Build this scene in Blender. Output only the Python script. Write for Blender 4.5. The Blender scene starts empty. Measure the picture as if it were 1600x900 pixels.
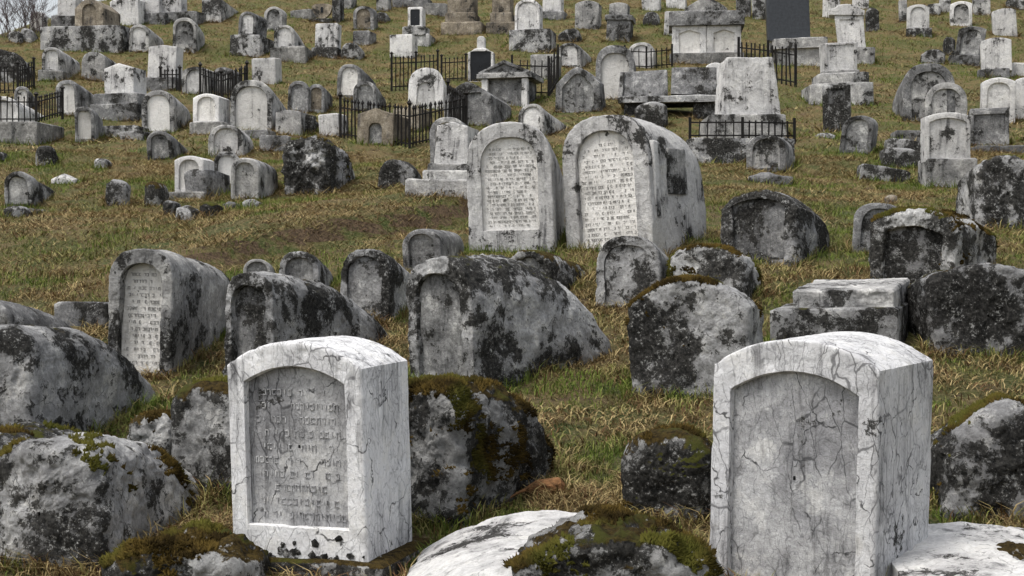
import bpy, math, random
import numpy as np
from mathutils import Vector, Matrix
random.seed(7); rng = np.random.default_rng(7)
scene = bpy.context.scene
COL = scene.collection
R = math.radians

# ------------------------------------------------------------------ camera
F = 2222.0; CX, CY = 800.0, 450.0            # focal length and centre in photo pixels
PITCH = math.atan(50 / F)
cam = bpy.data.cameras.new('camera'); camo = bpy.data.objects.new('camera', cam); COL.objects.link(camo)
cam.sensor_width = 36; cam.lens = 36 * F / 1600; cam.clip_end = 3000; cam.clip_start = 0.1
camo.location = (0, 0, 0); camo.rotation_euler = (R(90) - PITCH, 0, 0)
scene.camera = camo
CP, SP = math.cos(PITCH), math.sin(PITCH)

# ------------------------------------------------------------------ sky and sun (overcast)
SUN_EL, SUN_AZ = R(64), R(-125)             # azimuth from +Y (view direction), clockwise
world = bpy.data.worlds.new('World'); scene.world = world; world.use_nodes = True
nt = world.node_tree; nt.nodes.clear()
sky = nt.nodes.new('ShaderNodeTexSky'); sky.sky_type = 'NISHITA'; sky.sun_disc = False
sky.sun_elevation = SUN_EL; sky.sun_rotation = SUN_AZ; sky.dust_density = 4; sky.air_density = 1.2
hs = nt.nodes.new('ShaderNodeHueSaturation'); hs.inputs['Saturation'].default_value = 0.3
bg = nt.nodes.new('ShaderNodeBackground'); bg.inputs['Strength'].default_value = 0.15
wo = nt.nodes.new('ShaderNodeOutputWorld')
nt.links.new(sky.outputs[0], hs.inputs['Color']); nt.links.new(hs.outputs[0], bg.inputs[0]); nt.links.new(bg.outputs[0], wo.inputs[0])
sl = bpy.data.lights.new('sun', 'SUN'); sl.energy = 1.5; sl.angle = R(14); sl.color = (1, .96, .9)
so = bpy.data.objects.new('sun', sl); COL.objects.link(so)
sd = Vector((math.sin(SUN_AZ) * math.cos(SUN_EL), math.cos(SUN_AZ) * math.cos(SUN_EL), math.sin(SUN_EL)))
so.rotation_euler = sd.to_track_quat('Z', 'Y').to_euler(); so.location = sd * 60
scene.view_settings.view_transform = 'Standard'; scene.view_settings.look = 'None'
scene.view_settings.exposure = 0.48; scene.view_settings.gamma = 1.0; scene.view_settings.use_curve_mapping = False

# ------------------------------------------------------------------ noise
def _hash(ix, iy, iz):
    h = (ix.astype(np.int64) * 374761393 + iy.astype(np.int64) * 668265263 + iz.astype(np.int64) * 2147483647 % 1274126177) & 0xffffffff
    h = ((h ^ (h >> 13)) * 1274126177) & 0xffffffff
    h = ((h ^ (h >> 16)) * 2246822519) & 0xffffffff
    h = (h ^ (h >> 15)) & 0xffffff
    return h / float(0xffffff) * 2 - 1
def vnoise(p):
    i = np.floor(p); f = p - i; f = f * f * f * (f * (f * 6 - 15) + 10)
    x, y, z = i[:, 0], i[:, 1], i[:, 2]; fx, fy, fz = f[:, 0], f[:, 1], f[:, 2]
    def h(a, b, c): return _hash(x + a, y + b, z + c * 1.0 + 0 * z)
    def L(a, b, t): return a + (b - a) * t
    return L(L(L(h(0,0,0), h(1,0,0), fx), L(h(0,1,0), h(1,1,0), fx), fy), L(L(h(0,0,1), h(1,0,1), fx), L(h(0,1,1), h(1,1,1), fx), fy), fz)
def fbm(p, octv=4, gain=.5):
    s = 0; a = 1; t = 0
    for k in range(octv):
        s = s + a * vnoise(p * (2.03 ** k) + 17.3 * k); t += a; a *= gain
    return s / t

# ------------------------------------------------------------------ terrain: a hillside rising away from the camera (z = 0 is eye level)
_D = np.array([-60, 0, 3, 5, 6, 7, 8.5, 10.5, 13, 16, 21, 29, 40, 48, 56, 70, 95, 140, 220])
_Z = np.array([-2.6, -1.95, -1.82, -1.72, -1.66, -1.575, -1.38, -1.04, -.585, .07, .95, 2.48, 5.4, 8.2, 11.1, 16, 23, 27, 29])
_dd = np.linspace(-60, 220, 2801); _zz = np.interp(_dd, _D, _Z)
_k = np.ones(17) / 17; _zz = np.convolve(np.pad(_zz, 8, 'edge'), _k, 'valid')
def sstep(a, b, x):
    t = np.clip((x - a) / (b - a), 0, 1); return t * t * (3 - 2 * t)
def H(x, y):
    x = np.asarray(x, float); y = np.asarray(y, float)
    z = np.interp(y, _dd, _zz)
    p = np.stack([x * .35, y * .35, 0 * x], -1).reshape(-1, 3)
    z = z + .10 * fbm(p, 3).reshape(x.shape) * sstep(3, 9, y)
    q = np.stack([x * 2.2, y * 2.2, 0 * x + 5], -1).reshape(-1, 3)
    z = z + .05 * fbm(q, 3).reshape(x.shape)
    # small earth bank on the left of the twin tombs
    s = (y - (18.6 + (x + .6) * 1.32)) / 1.66
    z = z + .24 * sstep(-.22, .06, s) * sstep(3.2, .6, s) * sstep(-4.6, -2.8, x) * sstep(.6, -.6, x)
    # brow of the hill at the far left, beyond which only sky shows
    cap = 6.75 + np.maximum(0, x + 16.2) * 1.4 - np.maximum(0, -(x + 17)) * .03
    far = y > 36
    d = z - cap; k = .5
    sm = np.where(d > k, cap, np.where(d < -k, z, cap + d - (d + k) ** 2 / (4 * k) ))
    return np.where(far, np.minimum(z, sm), z)
_T = np.concatenate([np.arange(3.5, 20, .04), np.arange(20, 75, .1)])
def ray(px, py):
    u = (px - CX) / F; v = (CY - py) / F
    return np.array([u, CP + v * SP, -SP + v * CP])
def P(px, py):
    r = ray(px, py); t = _T
    g = H(r[0] * t, r[1] * t) - r[2] * t
    i = np.argmax(g > 0) if (g > 0).any() else len(t) - 1
    if i > 0 and g[i] > 0: tt = t[i-1] + (t[i] - t[i-1]) * (-g[i-1]) / (g[i] - g[i-1])
    else: tt = t[i]
    return r * tt
def pxof(p):
    dep = p[1] * CP - p[2] * SP
    return CX + F * p[0] / dep

# ------------------------------------------------------------------ materials
class NB:
    def __init__(s, name):
        s.m = bpy.data.materials.new(name); s.m.use_nodes = True; s.t = s.m.node_tree; s.t.nodes.clear()
        s.out = s.n('ShaderNodeOutputMaterial'); s.b = s.n('ShaderNodeBsdfPrincipled'); s.l(s.b.outputs[0], s.out.inputs[0])
        s.b.inputs['Specular IOR Level'].default_value = .25
    def n(s, t, **k):
        o = s.t.nodes.new(t)
        for a, b in k.items(): setattr(o, a, b)
        return o
    def l(s, a, b): s.t.links.new(a, b)
    def put(s, sock, v):
        if hasattr(v, 'is_output'): s.l(v, sock)
        elif isinstance(v, (tuple, list)): sock.default_value = (*v, 1) if len(v) == 3 and sock.type == 'RGBA' else v
        else: sock.default_value = v
    def math(s, op, a, b=0., c=0.):
        o = s.n('ShaderNodeMath', operation=op); s.put(o.inputs[0], a); s.put(o.inputs[1], b); s.put(o.inputs[2], c); return o.outputs[0]
    def noise(s, vec, scale, detail=5, rough=.55, dist=0):
        o = s.n('ShaderNodeTexNoise'); s.l(vec, o.inputs['Vector']); o.inputs['Scale'].default_value = scale; o.inputs['Detail'].default_value = detail
        o.inputs['Roughness'].default_value = rough; o.inputs['Distortion'].default_value = dist; return o.outputs[0]
    def ramp(s, v, a, b, lo=0., hi=1.):
        o = s.n('ShaderNodeMapRange', interpolation_type='SMOOTHSTEP'); s.put(o.inputs[0], v); s.put(o.inputs[1], a); s.put(o.inputs[2], b)
        o.inputs[3].default_value = lo; o.inputs[4].default_value = hi; return o.outputs[0]
    def mix(s, f, a, b, mode='MIX'):
        o = s.n('ShaderNodeMix', data_type='RGBA', blend_type=mode); s.put(o.inputs[0], f); s.put(o.inputs[6], a); s.put(o.inputs[7], b); return o.outputs[2]
    def vmul(s, v, m):
        o = s.n('ShaderNodeVectorMath', operation='MULTIPLY'); s.l(v, o.inputs[0]); o.inputs[1].default_value = m; return o.outputs[0]
    def vadd(s, v, w):
        o = s.n('ShaderNodeVectorMath', operation='ADD'); s.l(v, o.inputs[0]); s.put(o.inputs[1], w); return o.outputs[0]

def stone(name, c1, c2, stain=.5, lichen=.3, crack=.0, moss=0., pale=.3, spots=1.0, hair=False, mott=.52):
    b = NB(name)
    tc = b.n('ShaderNodeTexCoord'); oi = b.n('ShaderNodeObjectInfo')
    rnd = b.math('MULTIPLY', oi.outputs['Random'], 91.0)
    cmb = b.n('ShaderNodeCombineXYZ'); b.l(rnd, cmb.inputs[0]); b.l(b.math('MULTIPLY', rnd, 1.7), cmb.inputs[1]); b.l(b.math('MULTIPLY', rnd, .6), cmb.inputs[2])
    v = b.vadd(tc.outputs['Object'], cmb.outputs[0])
    A = b.noise(v, 1.9, 9, .66, .3)
    B = b.noise(b.vadd(v, (31, 7, 3)), 6.5, 10, .74)
    C = b.noise(b.vadd(v, (9, 1, 2)), 34, 6, .8)
    col = b.mix(b.ramp(A, .38, .62), c1, c2)
    col = b.mix(b.math('MULTIPLY', b.ramp(b.math('ADD', b.math('MULTIPLY', A, -.5), B), .29, .38), pale), col, (.74, .73, .70))
    # rain streaks running down, strongest in some areas
    st = b.noise(b.vmul(v, (11, 11, .8)), 1.0, 6, .72, .8)
    stm = b.math('MULTIPLY', b.ramp(st, .47, .68), b.ramp(b.math('ADD', A, b.math('MULTIPLY', B, .5)), .60 if hair else .65, .78 if hair else .82))
    col = b.mix(b.math('MULTIPLY', stm, stain), col, (.085, .085, .088))
    # mottling at hand and finger scale
    col = b.mix(b.ramp(B, .34, .66), b.mix(1.0, col, (mott, mott, mott * 1.01), 'MULTIPLY'), col)
    col = b.mix(b.ramp(C, .36, .58), b.mix(1.0, col, (mott * 1.1, mott * 1.09, mott * 1.08), 'MULTIPLY'), col)
    if crack > 0:
        nz = b.n('ShaderNodeTexNoise'); b.l(v, nz.inputs['Vector']); nz.inputs['Scale'].default_value = 5; nz.inputs['Detail'].default_value = 4
        def vor(sc, wd, rot, sq, dist):
            mp = b.n('ShaderNodeMapping'); b.l(b.vadd(v, b.vmul(nz.outputs[1], (dist,) * 3)), mp.inputs[0]); mp.inputs['Rotation'].default_value = rot; mp.inputs['Scale'].default_value = sq
            o = b.n('ShaderNodeTexVoronoi', feature='DISTANCE_TO_EDGE'); b.l(mp.outputs[0], o.inputs['Vector']); o.inputs['Scale'].default_value = sc
            return b.ramp(o.outputs['Distance'], wd * .25, wd, 1, 0)
        crk = b.math('MULTIPLY', vor(3.0, .013, (0, .5, 0), (1, 1, .6), .28), b.ramp(B, .42, .56))
        if hair:
            h1 = b.math('MULTIPLY', vor(7, .03, (0, 1.05, 0), (1.5, 1, .42), .12), b.ramp(A, .42, .56))
            h2 = b.math('MULTIPLY', vor(11, .045, (0, .1, 0), (1.4, 1, .5), .2), b.ramp(B, .36, .6, 1, 0))
            h3 = b.math('MULTIPLY', vor(30, .09, (0, -.6, 0), (1.2, 1, .6), .1), b.ramp(C, .45, .6))
            crk = b.math('MAXIMUM', crk, b.math('MAXIMUM', b.math('MULTIPLY', h1, .8), b.math('MAXIMUM', b.math('MULTIPLY', h2, .6), b.math('MULTIPLY', h3, .5))))
        col = b.mix(b.math('MULTIPLY', crk, min(1, crack)), col, (.045, .045, .047))
    # black lichen crusts with ragged fractal borders, peppered with pale flecks
    q = b.math('ADD', b.math('MULTIPLY', A, .48), b.math('ADD', b.math('MULTIPLY', B, .36), b.math('MULTIPLY', C, .20)))
    t0 = .508 + .105 * (1 - lichen)
    lic = b.ramp(q, t0 - .010, t0 + .014)
    pep = b.ramp(b.math('ADD', C, b.math('MULTIPLY', A, .35)), .80 - .06 * lichen, .86 - .06 * lichen)
    lic = b.math('MAXIMUM', lic, b.math('MULTIPLY', pep, spots))
    lc = b.mix(b.ramp(C, .40, .60), (.008, .008, .0075), (.045, .043, .039))
    lc = b.mix(b.ramp(b.math('SUBTRACT', C, b.math('MULTIPLY', B, .6)), .28, .34), lc, (.36, .36, .35))
    col = b.mix(b.math('MULTIPLY', lic, .95), col, lc)
    hgt = b.math('ADD', b.math('MULTIPLY', B, .75), b.math('MULTIPLY', C, .3))
    if moss > 0:
        ge = b.n('ShaderNodeNewGeometry'); sx = b.n('ShaderNodeSeparateXYZ'); b.l(ge.outputs['Normal'], sx.inputs[0])
        mv = b.math('ADD', b.math('MULTIPLY', sx.outputs[2], .26), b.math('ADD', b.math('MULTIPLY', A, .45), b.math('MULTIPLY', B, .55)))
        mm = b.ramp(mv, .80 - .22 * moss, .835 - .22 * moss)
        mcol = b.mix(b.ramp(C, .35, .62), (.010, .007, .003), (.066, .046, .014))
        mcol = b.mix(b.ramp(A, .53, .62), mcol, b.mix(C, (.02, .022, .005), (.085, .088, .02)))
        col = b.mix(mm, col, mcol)
    vr = b.math('ADD', .80, b.math('MULTIPLY', oi.outputs['Random'], .34))
    hsv = b.n('ShaderNodeHueSaturation'); b.l(col, hsv.inputs['Color']); b.l(vr, hsv.inputs['Value'])
    b.l(hsv.outputs[0], b.b.inputs['Base Color']); b.b.inputs['Roughness'].default_value = .92; b.b.inputs['Specular IOR Level'].default_value = .1
    bp = b.n('ShaderNodeBump'); bp.inputs['Strength'].default_value = .55 if hair else .85; bp.inputs['Distance'].default_value = .03 if hair else .05
    b.l(hgt, bp.inputs['Height']); b.l(bp.outputs[0], b.b.inputs['Normal'])
    return b.m
def plain(name, c, rough=.7, metal=0., var=.3, sc=14):
    b = NB(name); tc = b.n('ShaderNodeTexCoord'); n = b.noise(tc.outputs['Object'], sc, 6, .65)
    b.l(b.mix(b.ramp(n, .3, .7), c, tuple(x * (1 - var) for x in c)), b.b.inputs['Base Color'])
    b.b.inputs['Roughness'].default_value = rough; b.b.inputs['Metallic'].default_value = metal
    bp = b.n('ShaderNodeBump'); bp.inputs['Strength'].default_value = .3; bp.inputs['Distance'].default_value = .01; b.l(n, bp.inputs['Height']); b.l(bp.outputs[0], b.b.inputs['Normal'])
    return b.m
M = {
 'marble': stone('cracked_white_marble', (.86, .86, .86), (.70, .70, .71), .75, .02, .9, 0, .6, .25, True, .80),
 'marblep': stone('stained_marble_panel', (.66, .66, .66), (.36, .36, .37), .8, .08, .95, 0, .5, .35, True, .68),
 'white': stone('bleached_limestone', (.86, .85, .83), (.66, .65, .64), .9, .42, .5, 0, .8, .7, False, .72),
 'whitep': stone('pale_inscribed_panel', (.88, .86, .82), (.74, .72, .68), .5, .16, 0, 0, .8, .5, False, .80),
 'pale': stone('pale_weathered_limestone', (.60, .59, .57), (.36, .36, .355), .9, .6, .5, 0, .7, .9, False, .6),
 'grey': stone('grey_limestone', (.36, .36, .36), (.21, .21, .21), .8, .62, .5, 0, .4, .8),
 'greyp': stone('grey_panel', (.46, .46, .45), (.28, .28, .28), .75, .5, .5, 0, .5, .8),
 'lichen': stone('lichen_limestone', (.56, .56, .555), (.33, .33, .33), .75, .92, .8, .1, .8, 1., False, .58),
 'dark': stone('black_lichen_rock', (.44, .44, .44), (.24, .24, .24), .7, 1.2, .6, .2, .75, 1., False, .56),
 'moss': stone('mossy_rock', (.48, .48, .47), (.28, .28, .27), .7, 1.08, .6, .85, .75, 1., False, .56),
 'mossl': stone('moss_topped_limestone', (.54, .54, .53), (.32, .32, .31), .7, .98, .8, .5, .8, 1., False, .58),
 'tan': stone('ochre_sandstone', (.44, .38, .29), (.28, .24, .19), .8, .35, .3, 0, .12, .7),
 'concrete': stone('old_concrete', (.42, .41, .39), (.27, .27, .26), .85, .4, .4, 0, .35, .7),
 'slate': plain('blue_grey_polished_slab', (.055, .06, .068), .35),
 'black': plain('black_polished_granite', (.012, .013, .016), .18),
 'iron': plain('rusted_black_iron', (.018, .016, .015), .6, .4, .4, 40),
 'letter': plain('dark_filled_chiselled_lettering', (.33, .32, .305), .9, 0, .5, 9),  # dark fill colour of the chiselled strokes, greyer than the panels
 'wood': plain('rotten_orange_brown_wood', (.26, .13, .055), .85, 0, .7, 30),
 'twig': plain('bare_twig_bark', (.13, .10, .10), .9),
 'mosst': None,
}
def moss_mat():
    b = NB('moss_tufts'); at = b.n('ShaderNodeAttribute'); at.attribute_name = 'tint'
    b.l(at.outputs['Color'], b.b.inputs['Base Color']); b.b.inputs['Roughness'].default_value = .95; b.b.inputs['Specular IOR Level'].default_value = .05; return b.m
M['mosst'] = moss_mat()
def ground_mat():
    b = NB('matted_winter_turf'); tc = b.n('ShaderNodeTexCoord'); v = tc.outputs['Object']
    a = b.noise(v, .9, 9, .68); c = b.noise(b.vadd(v, (9, 4, 1)), 2.6, 8, .72); h = b.noise(v, 30, 6, .8)
    col = b.mix(b.ramp(a, .40, .58), (.095, .105, .024), (.20, .145, .06))
    col = b.mix(b.ramp(c, .52, .62), col, (.075, .105, .022))
    col = b.mix(b.ramp(c, .44, .36), col, (.12, .075, .042))
    col = b.mix(b.math('MULTIPLY', b.ramp(h, .46, .68), .75), col, (.30, .25, .14), 'MIX')
    col = b.mix(b.ramp(h, .49, .33), col, (.028, .026, .012))
    ge = b.n('ShaderNodeNewGeometry'); sx = b.n('ShaderNodeSeparateXYZ'); b.l(ge.outputs['True Normal'], sx.inputs[0])
    col = b.mix(b.ramp(b.math('ADD', sx.outputs[2], b.math('MULTIPLY', b.math('SUBTRACT', c, .5), 1.3)), .78, .62), col, b.mix(b.ramp(h, .3, .7), (.04, .026, .015), (.22, .15, .09)))
    b.l(col, b.b.inputs['Base Color']); b.b.inputs['Roughness'].default_value = .95
    bp = b.n('ShaderNodeBump'); bp.inputs['Strength'].default_value = 1; bp.inputs['Distance'].default_value = .08
    b.l(b.math('ADD', h, c), bp.inputs['Height']); b.l(bp.outputs[0], b.b.inputs['Normal'])
    return b.m
M['turf'] = ground_mat()
def blade_mat():
    b = NB('grass_blades'); at = b.n('ShaderNodeAttribute'); at.attribute_name = 'tint'
    b.l(at.outputs['Color'], b.b.inputs['Base Color']); b.b.inputs['Roughness'].default_value = .8; b.b.inputs['Specular IOR Level'].default_value = .15
    return b.m
M['blade'] = blade_mat()

# ------------------------------------------------------------------ mesh helpers
def mesh_np(name, verts, faces=None, tris=None, quads=None, mat=None, sharp=None, smooth=True):
    me = bpy.data.meshes.new(name)
    if faces is not None: me.from_pydata([tuple(map(float, v)) for v in verts], [], faces)
    else:
        t = np.zeros((0, 3), int) if tris is None else np.asarray(tris); q = np.zeros((0, 4), int) if quads is None else np.asarray(quads)
        nl = t.size + q.size; npoly = len(t) + len(q)
        me.vertices.add(len(verts)); me.vertices.foreach_set('co', np.asarray(verts, np.float32).ravel())
        me.loops.add(nl); me.loops.foreach_set('vertex_index', np.concatenate([q.ravel(), t.ravel()]).astype(np.int32))
        me.polygons.add(npoly)
        ls = np.concatenate([np.arange(len(q)) * 4, len(q) * 4 + np.arange(len(t)) * 3]).astype(np.int32)
        me.polygons.foreach_set('loop_start', ls)
        me.update(calc_edges=True)
    me.polygons.foreach_set('use_smooth', np.full(len(me.polygons), smooth))
    if mat is not None: me.materials.append(mat)
    if sharp is not None: me.set_sharp_from_angle(angle=R(sharp))
    me.update()
    return me
def link(name, data, parent=None, loc=None, rot=None):
    o = bpy.data.objects.new(name, data); COL.objects.link(o)
    if parent is not None: o.parent = parent
    if loc is not None: o.location = loc
    if rot is not None: o.rotation_euler = rot
    return o
FOOT = []          # footprints of everything that stands on the turf
def root(name, label, cat, loc, yaw=0, group=None, tilt=(0, 0)):
    o = link(name, None, None, loc); o.empty_display_size = .2
    o.rotation_euler = (tilt[0], tilt[1], -yaw)
    o['label'] = label; o['category'] = cat; o['kind'] = 'thing'
    if group: o['group'] = group
    return o

def outline(kind, W, Ht, z0, m1, m2, m3, taper=0., rise=.5, zb=None):
    """closed loop: left wall up, over the top, right wall down, back along the bottom"""
    w = W / 2; rs = min(rise * W, Ht * .96)
    if kind == 'flat': rs = min(.02, Ht * .2)
    hs = Ht - rs
    zl = np.linspace(z0, hs, m1, endpoint=False); left = np.stack([np.full(m1, -w), zl], 1)
    s = np.linspace(0, 1, m2)
    if kind == 'gable': top = np.stack([-w + 2 * w * s, hs + rs * (1 - np.abs(2 * s - 1))], 1)
    elif kind == 'flat': top = np.stack([-w + 2 * w * s, np.where((s <= 0) | (s >= 1), hs, Ht)], 1)
    elif kind == 'seg':
        r = (w * w + rs * rs) / (2 * max(rs, 1e-4)); a = math.asin(min(1, w / r))
        if rs > w: a = math.pi - a
        t = -a + 2 * a * s; top = np.stack([r * np.sin(t), hs + r * (np.cos(t) - math.cos(a))], 1)
    elif kind == 'pointed':
        t = 2 * s - 1; top = np.stack([w * t, hs + rs * (1 - np.abs(t) ** 1.5)], 1)
    elif kind == 'ogee':
        t = 2 * s - 1; a = np.abs(t); top = np.stack([w * t, hs + rs * np.where(a > .62, .45 * (1 - a) / .38, .45 + .55 * np.sqrt(np.maximum(0, 1 - (a / .62) ** 2)))], 1)
    else:
        t = math.pi * (1 - s); e = .86; top = np.stack([w * np.sign(np.cos(t)) * np.abs(np.cos(t)) ** e, hs + rs * np.abs(np.sin(t)) ** e], 1)
    zr = np.linspace(hs, z0, m1 + 1)[1:]; right = np.stack([np.full(m1, w), zr], 1)
    bx = np.linspace(w, -w, m3 + 2)[1:-1]; bot = np.stack([bx, np.full(m3, z0)], 1)
    o = np.concatenate([left, top, right, bot])
    o[:, 0] *= 1 - taper * np.clip(o[:, 1], 0, None) / max(Ht, .01)
    return o
def smin_end(t, e):            # rounded far end
    return np.sqrt(np.clip(1 - np.clip((t - (1 - e)) / e, 0, 1) ** 2, .0, 1)) if e > 0 else 1.0

def loft(kind, W, Ht, L, emb=.25, taper=0., rise=.5, tail=1., pw=1., wtail=1., end=0., niche=None, cham=.015, amp=.006, freq=3., lod=1, seed=0, lean=0.):
    """verts, quads of a lofted stone. y = 0 front face, y = L back. niche = (side, top, base, depth, kind, rise) in fractions / metres"""
    m1, m2, m3, nr, nf = [(4, 13, 2, 7, 1), (9, 27, 4, 16, 2), (26, 61, 12, 46, 5), (44, 101, 20, 74, 9)][lod]
    N = 2 * m1 + m2 + m3
    loops = []
    def add(o, y):
        loops.append(np.stack([o[:, 0], np.full(len(o), y) if np.isscalar(y) else y, o[:, 1]], 1))
    outer = outline(kind, W, Ht, -emb, m1, m2, m3, taper, rise)
    c = np.array([0, Ht * .45])
    inner_c = outline(kind, W - 2 * cham, Ht - cham, -emb, m1, m2, m3, taper, rise)
    if niche:
        s_, t_, b_, nd, nk, nrise = niche
        nW = W * (1 - 2 * s_) * (1 - taper * .45); nH = Ht * (1 - t_); nb = Ht * b_
        no = outline(nk, nW, nH, nb, m1, m2, m3, taper * .8, nrise)
        no2 = c + (no - c) * 1.012
        add(no, nd + .03); add(no, .012); add(no2, 0.)
        src = no2
    else:
        src = c + (inner_c - c) * .02; add(src, 0.)
    k = nf if niche else nf * 3 + 1
    for j in range(1, k + 1):
        f = j / k; add(src * (1 - f) + inner_c * f, 0.)
    add(outer * .6 + inner_c * .4, cham * .3); add(outer, cham)
    ts = np.linspace(0, 1, nr + 1)[1:]
    if end > 0: ts = np.concatenate([ts[ts < 1 - end], 1 - end * (1 - np.sin(np.linspace(0, math.pi / 2, max(4, nr // 4))))]) ; ts = np.unique(ts)
    for t in ts:
        y = cham + (L - cham) * t; e = float(smin_end(t, end)); e = max(e, .02)
        h = max(.03, Ht * (1 - (1 - tail) * t ** pw) * (e ** .8)); w = W * (1 - (1 - wtail) * t) * (e ** .5)
        add(outline(kind, w, h, -emb, m1, m2, m3, taper, min(rise, 1.0)), y)
    last = loops[-1]; cc = last.mean(0)
    for f in (.6, .05): loops.append(cc + (last - cc) * f)
    V = np.concatenate(loops)
    n = len(loops); i = np.arange(N); j = (i + 1) % N
    Q = np.concatenate([np.stack([r * N + i, r * N + j, (r + 1) * N + j, (r + 1) * N + i], 1) for r in range(n - 1)])
    if lean: V[:, 0] += lean * V[:, 2]
    me = mesh_np('tmp', V, quads=Q)
    nm = np.zeros(len(V) * 3, np.float32); me.vertices.foreach_get('normal', nm); nm = nm.reshape(-1, 3); bpy.data.meshes.remove(me)
    off = np.array([seed * 3.7, seed * 1.3, seed * 5.1])
    d = fbm(V * freq + off, 4, .52) * amp
    if lod >= 2:
        d = d + fbm(V * freq * 7 + off, 4, .6) * amp * .4 - np.clip(fbm(V * 11 + off + 50, 3) - .28, 0, 1) * (.02 + amp * .35)
    V = V + nm * d[:, None] * (1 if True else 0)
    return V, Q
_seed = [0]
def stone_obj(name, parent, mat, kind, W, Ht, L, loc=(0, 0, 0), niche=None, pmat=None, rows=0, lod=1, moss=0, **kw):
    _seed[0] += 1; sd_ = _seed[0]
    V, Q = loft(kind, W, Ht, L, niche=niche, lod=lod, seed=sd_, **kw)
    rough = kw.get('amp', .006)
    me = mesh_np(name, V, quads=Q, mat=M[mat], sharp=38 if rough < .03 else 60)
    o = link(name, me, parent, loc)
    if niche:
        s_, t_, b_, nd, nk, nrise = niche; taper = kw.get('taper', 0)
        nW = W * (1 - 2 * s_) * (1 - taper * .45) * 1.03; nH = Ht * (1 - t_) * 1.012; nb = Ht * b_ * .9
        m1, m2, m3 = [(3, 11, 2), (7, 21, 4), (22, 51, 12), (22, 51, 12)][lod]
        ol = outline(nk, nW, nH, nb, m1, m2, m3, taper * .8, nrise); c = np.array([0, (nH + nb) / 2]); n = len(ol)
        fr = np.linspace(1, .02, [4, 6, 20, 26][lod])
        PV = np.concatenate([np.stack([(c + (ol - c) * f)[:, 0], np.full(n, nd), (c + (ol - c) * f)[:, 1]], 1) for f in fr])
        PV[:, 1] += fbm(PV * 6 + sd_, 4) * (.006 if rough < .03 else .02)
        if kw.get('lean'): PV[:, 0] += kw['lean'] * PV[:, 2]
        i = np.arange(n); j = (i + 1) % n
        PQ = np.concatenate([np.stack([r * n + i, r * n + j, (r + 1) * n + j, (r + 1) * n + i], 1) for r in range(len(fr) - 1)])
        po = link('panel', mesh_np('panel', PV, quads=PQ, mat=M[pmat or mat]), o)
        if rows:
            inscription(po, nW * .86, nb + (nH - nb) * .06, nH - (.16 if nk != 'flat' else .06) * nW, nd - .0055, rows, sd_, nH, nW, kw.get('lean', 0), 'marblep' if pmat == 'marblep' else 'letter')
    if moss: moss_tufts(o, V, Q, moss, sd_)
    return o
def inscription(parent, w, z0, z1, y, rows, seed, nH, nW, lean=0, imat='letter'):
    """rows of worn square-lettered chiselling: short strokes, no readable text survives"""
    r = random.Random(seed); V = []; Q = []
    ph = (z1 - z0) / rows; gh = ph * .46
    def bar(xa, xb, za, zb):
        n = len(V); V.extend([(xa, y, za), (xb, y, za), (xb, y, zb), (xa, y, zb), (xa, y + .012, za), (xb, y + .012, za), (xb, y + .012, zb), (xa, y + .012, zb)])
        Q.extend([(n, n + 1, n + 2, n + 3), (n, n + 4, n + 5, n + 1), (n + 1, n + 5, n + 6, n + 2), (n + 2, n + 6, n + 7, n + 3), (n + 3, n + 7, n + 4, n)])
    for k in range(rows):
        zb = z0 + k * ph; hw = w / 2
        over = (zb + gh) - (nH - nW / 2)
        if over > 0: hw = min(hw, .86 * math.sqrt(max(.0, (nW / 2) ** 2 - over ** 2)))
        x = -hw + r.random() * .03
        while x < hw - gh * .6:
            g = gh * r.uniform(.55, .8); t = gh * .15
            if r.random() < .14: x += gh * .7; continue
            if r.random() < .3: x += g * 1.3; continue     # worn away
            m = r.randrange(5)
            if m != 4: bar(x, x + g, zb + gh - t, zb + gh)
            if m in (0, 1, 3): bar(x + g - t, x + g, zb, zb + gh)
            if m in (1, 2): bar(x, x + t, zb, zb + gh * .8)
            if m in (2, 3): bar(x, x + g, zb, zb + t)
            if m == 4: bar(x + g * .4, x + g * .4 + t, zb + gh * .3, zb + gh)
            x += g * 1.35
    V = np.array(V)
    if lean: V[:, 0] += lean * V[:, 2]
    link('inscription', mesh_np('inscription', V, quads=np.array(Q), mat=M[imat], smooth=False), parent)['kind'] = 'stuff'
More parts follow.
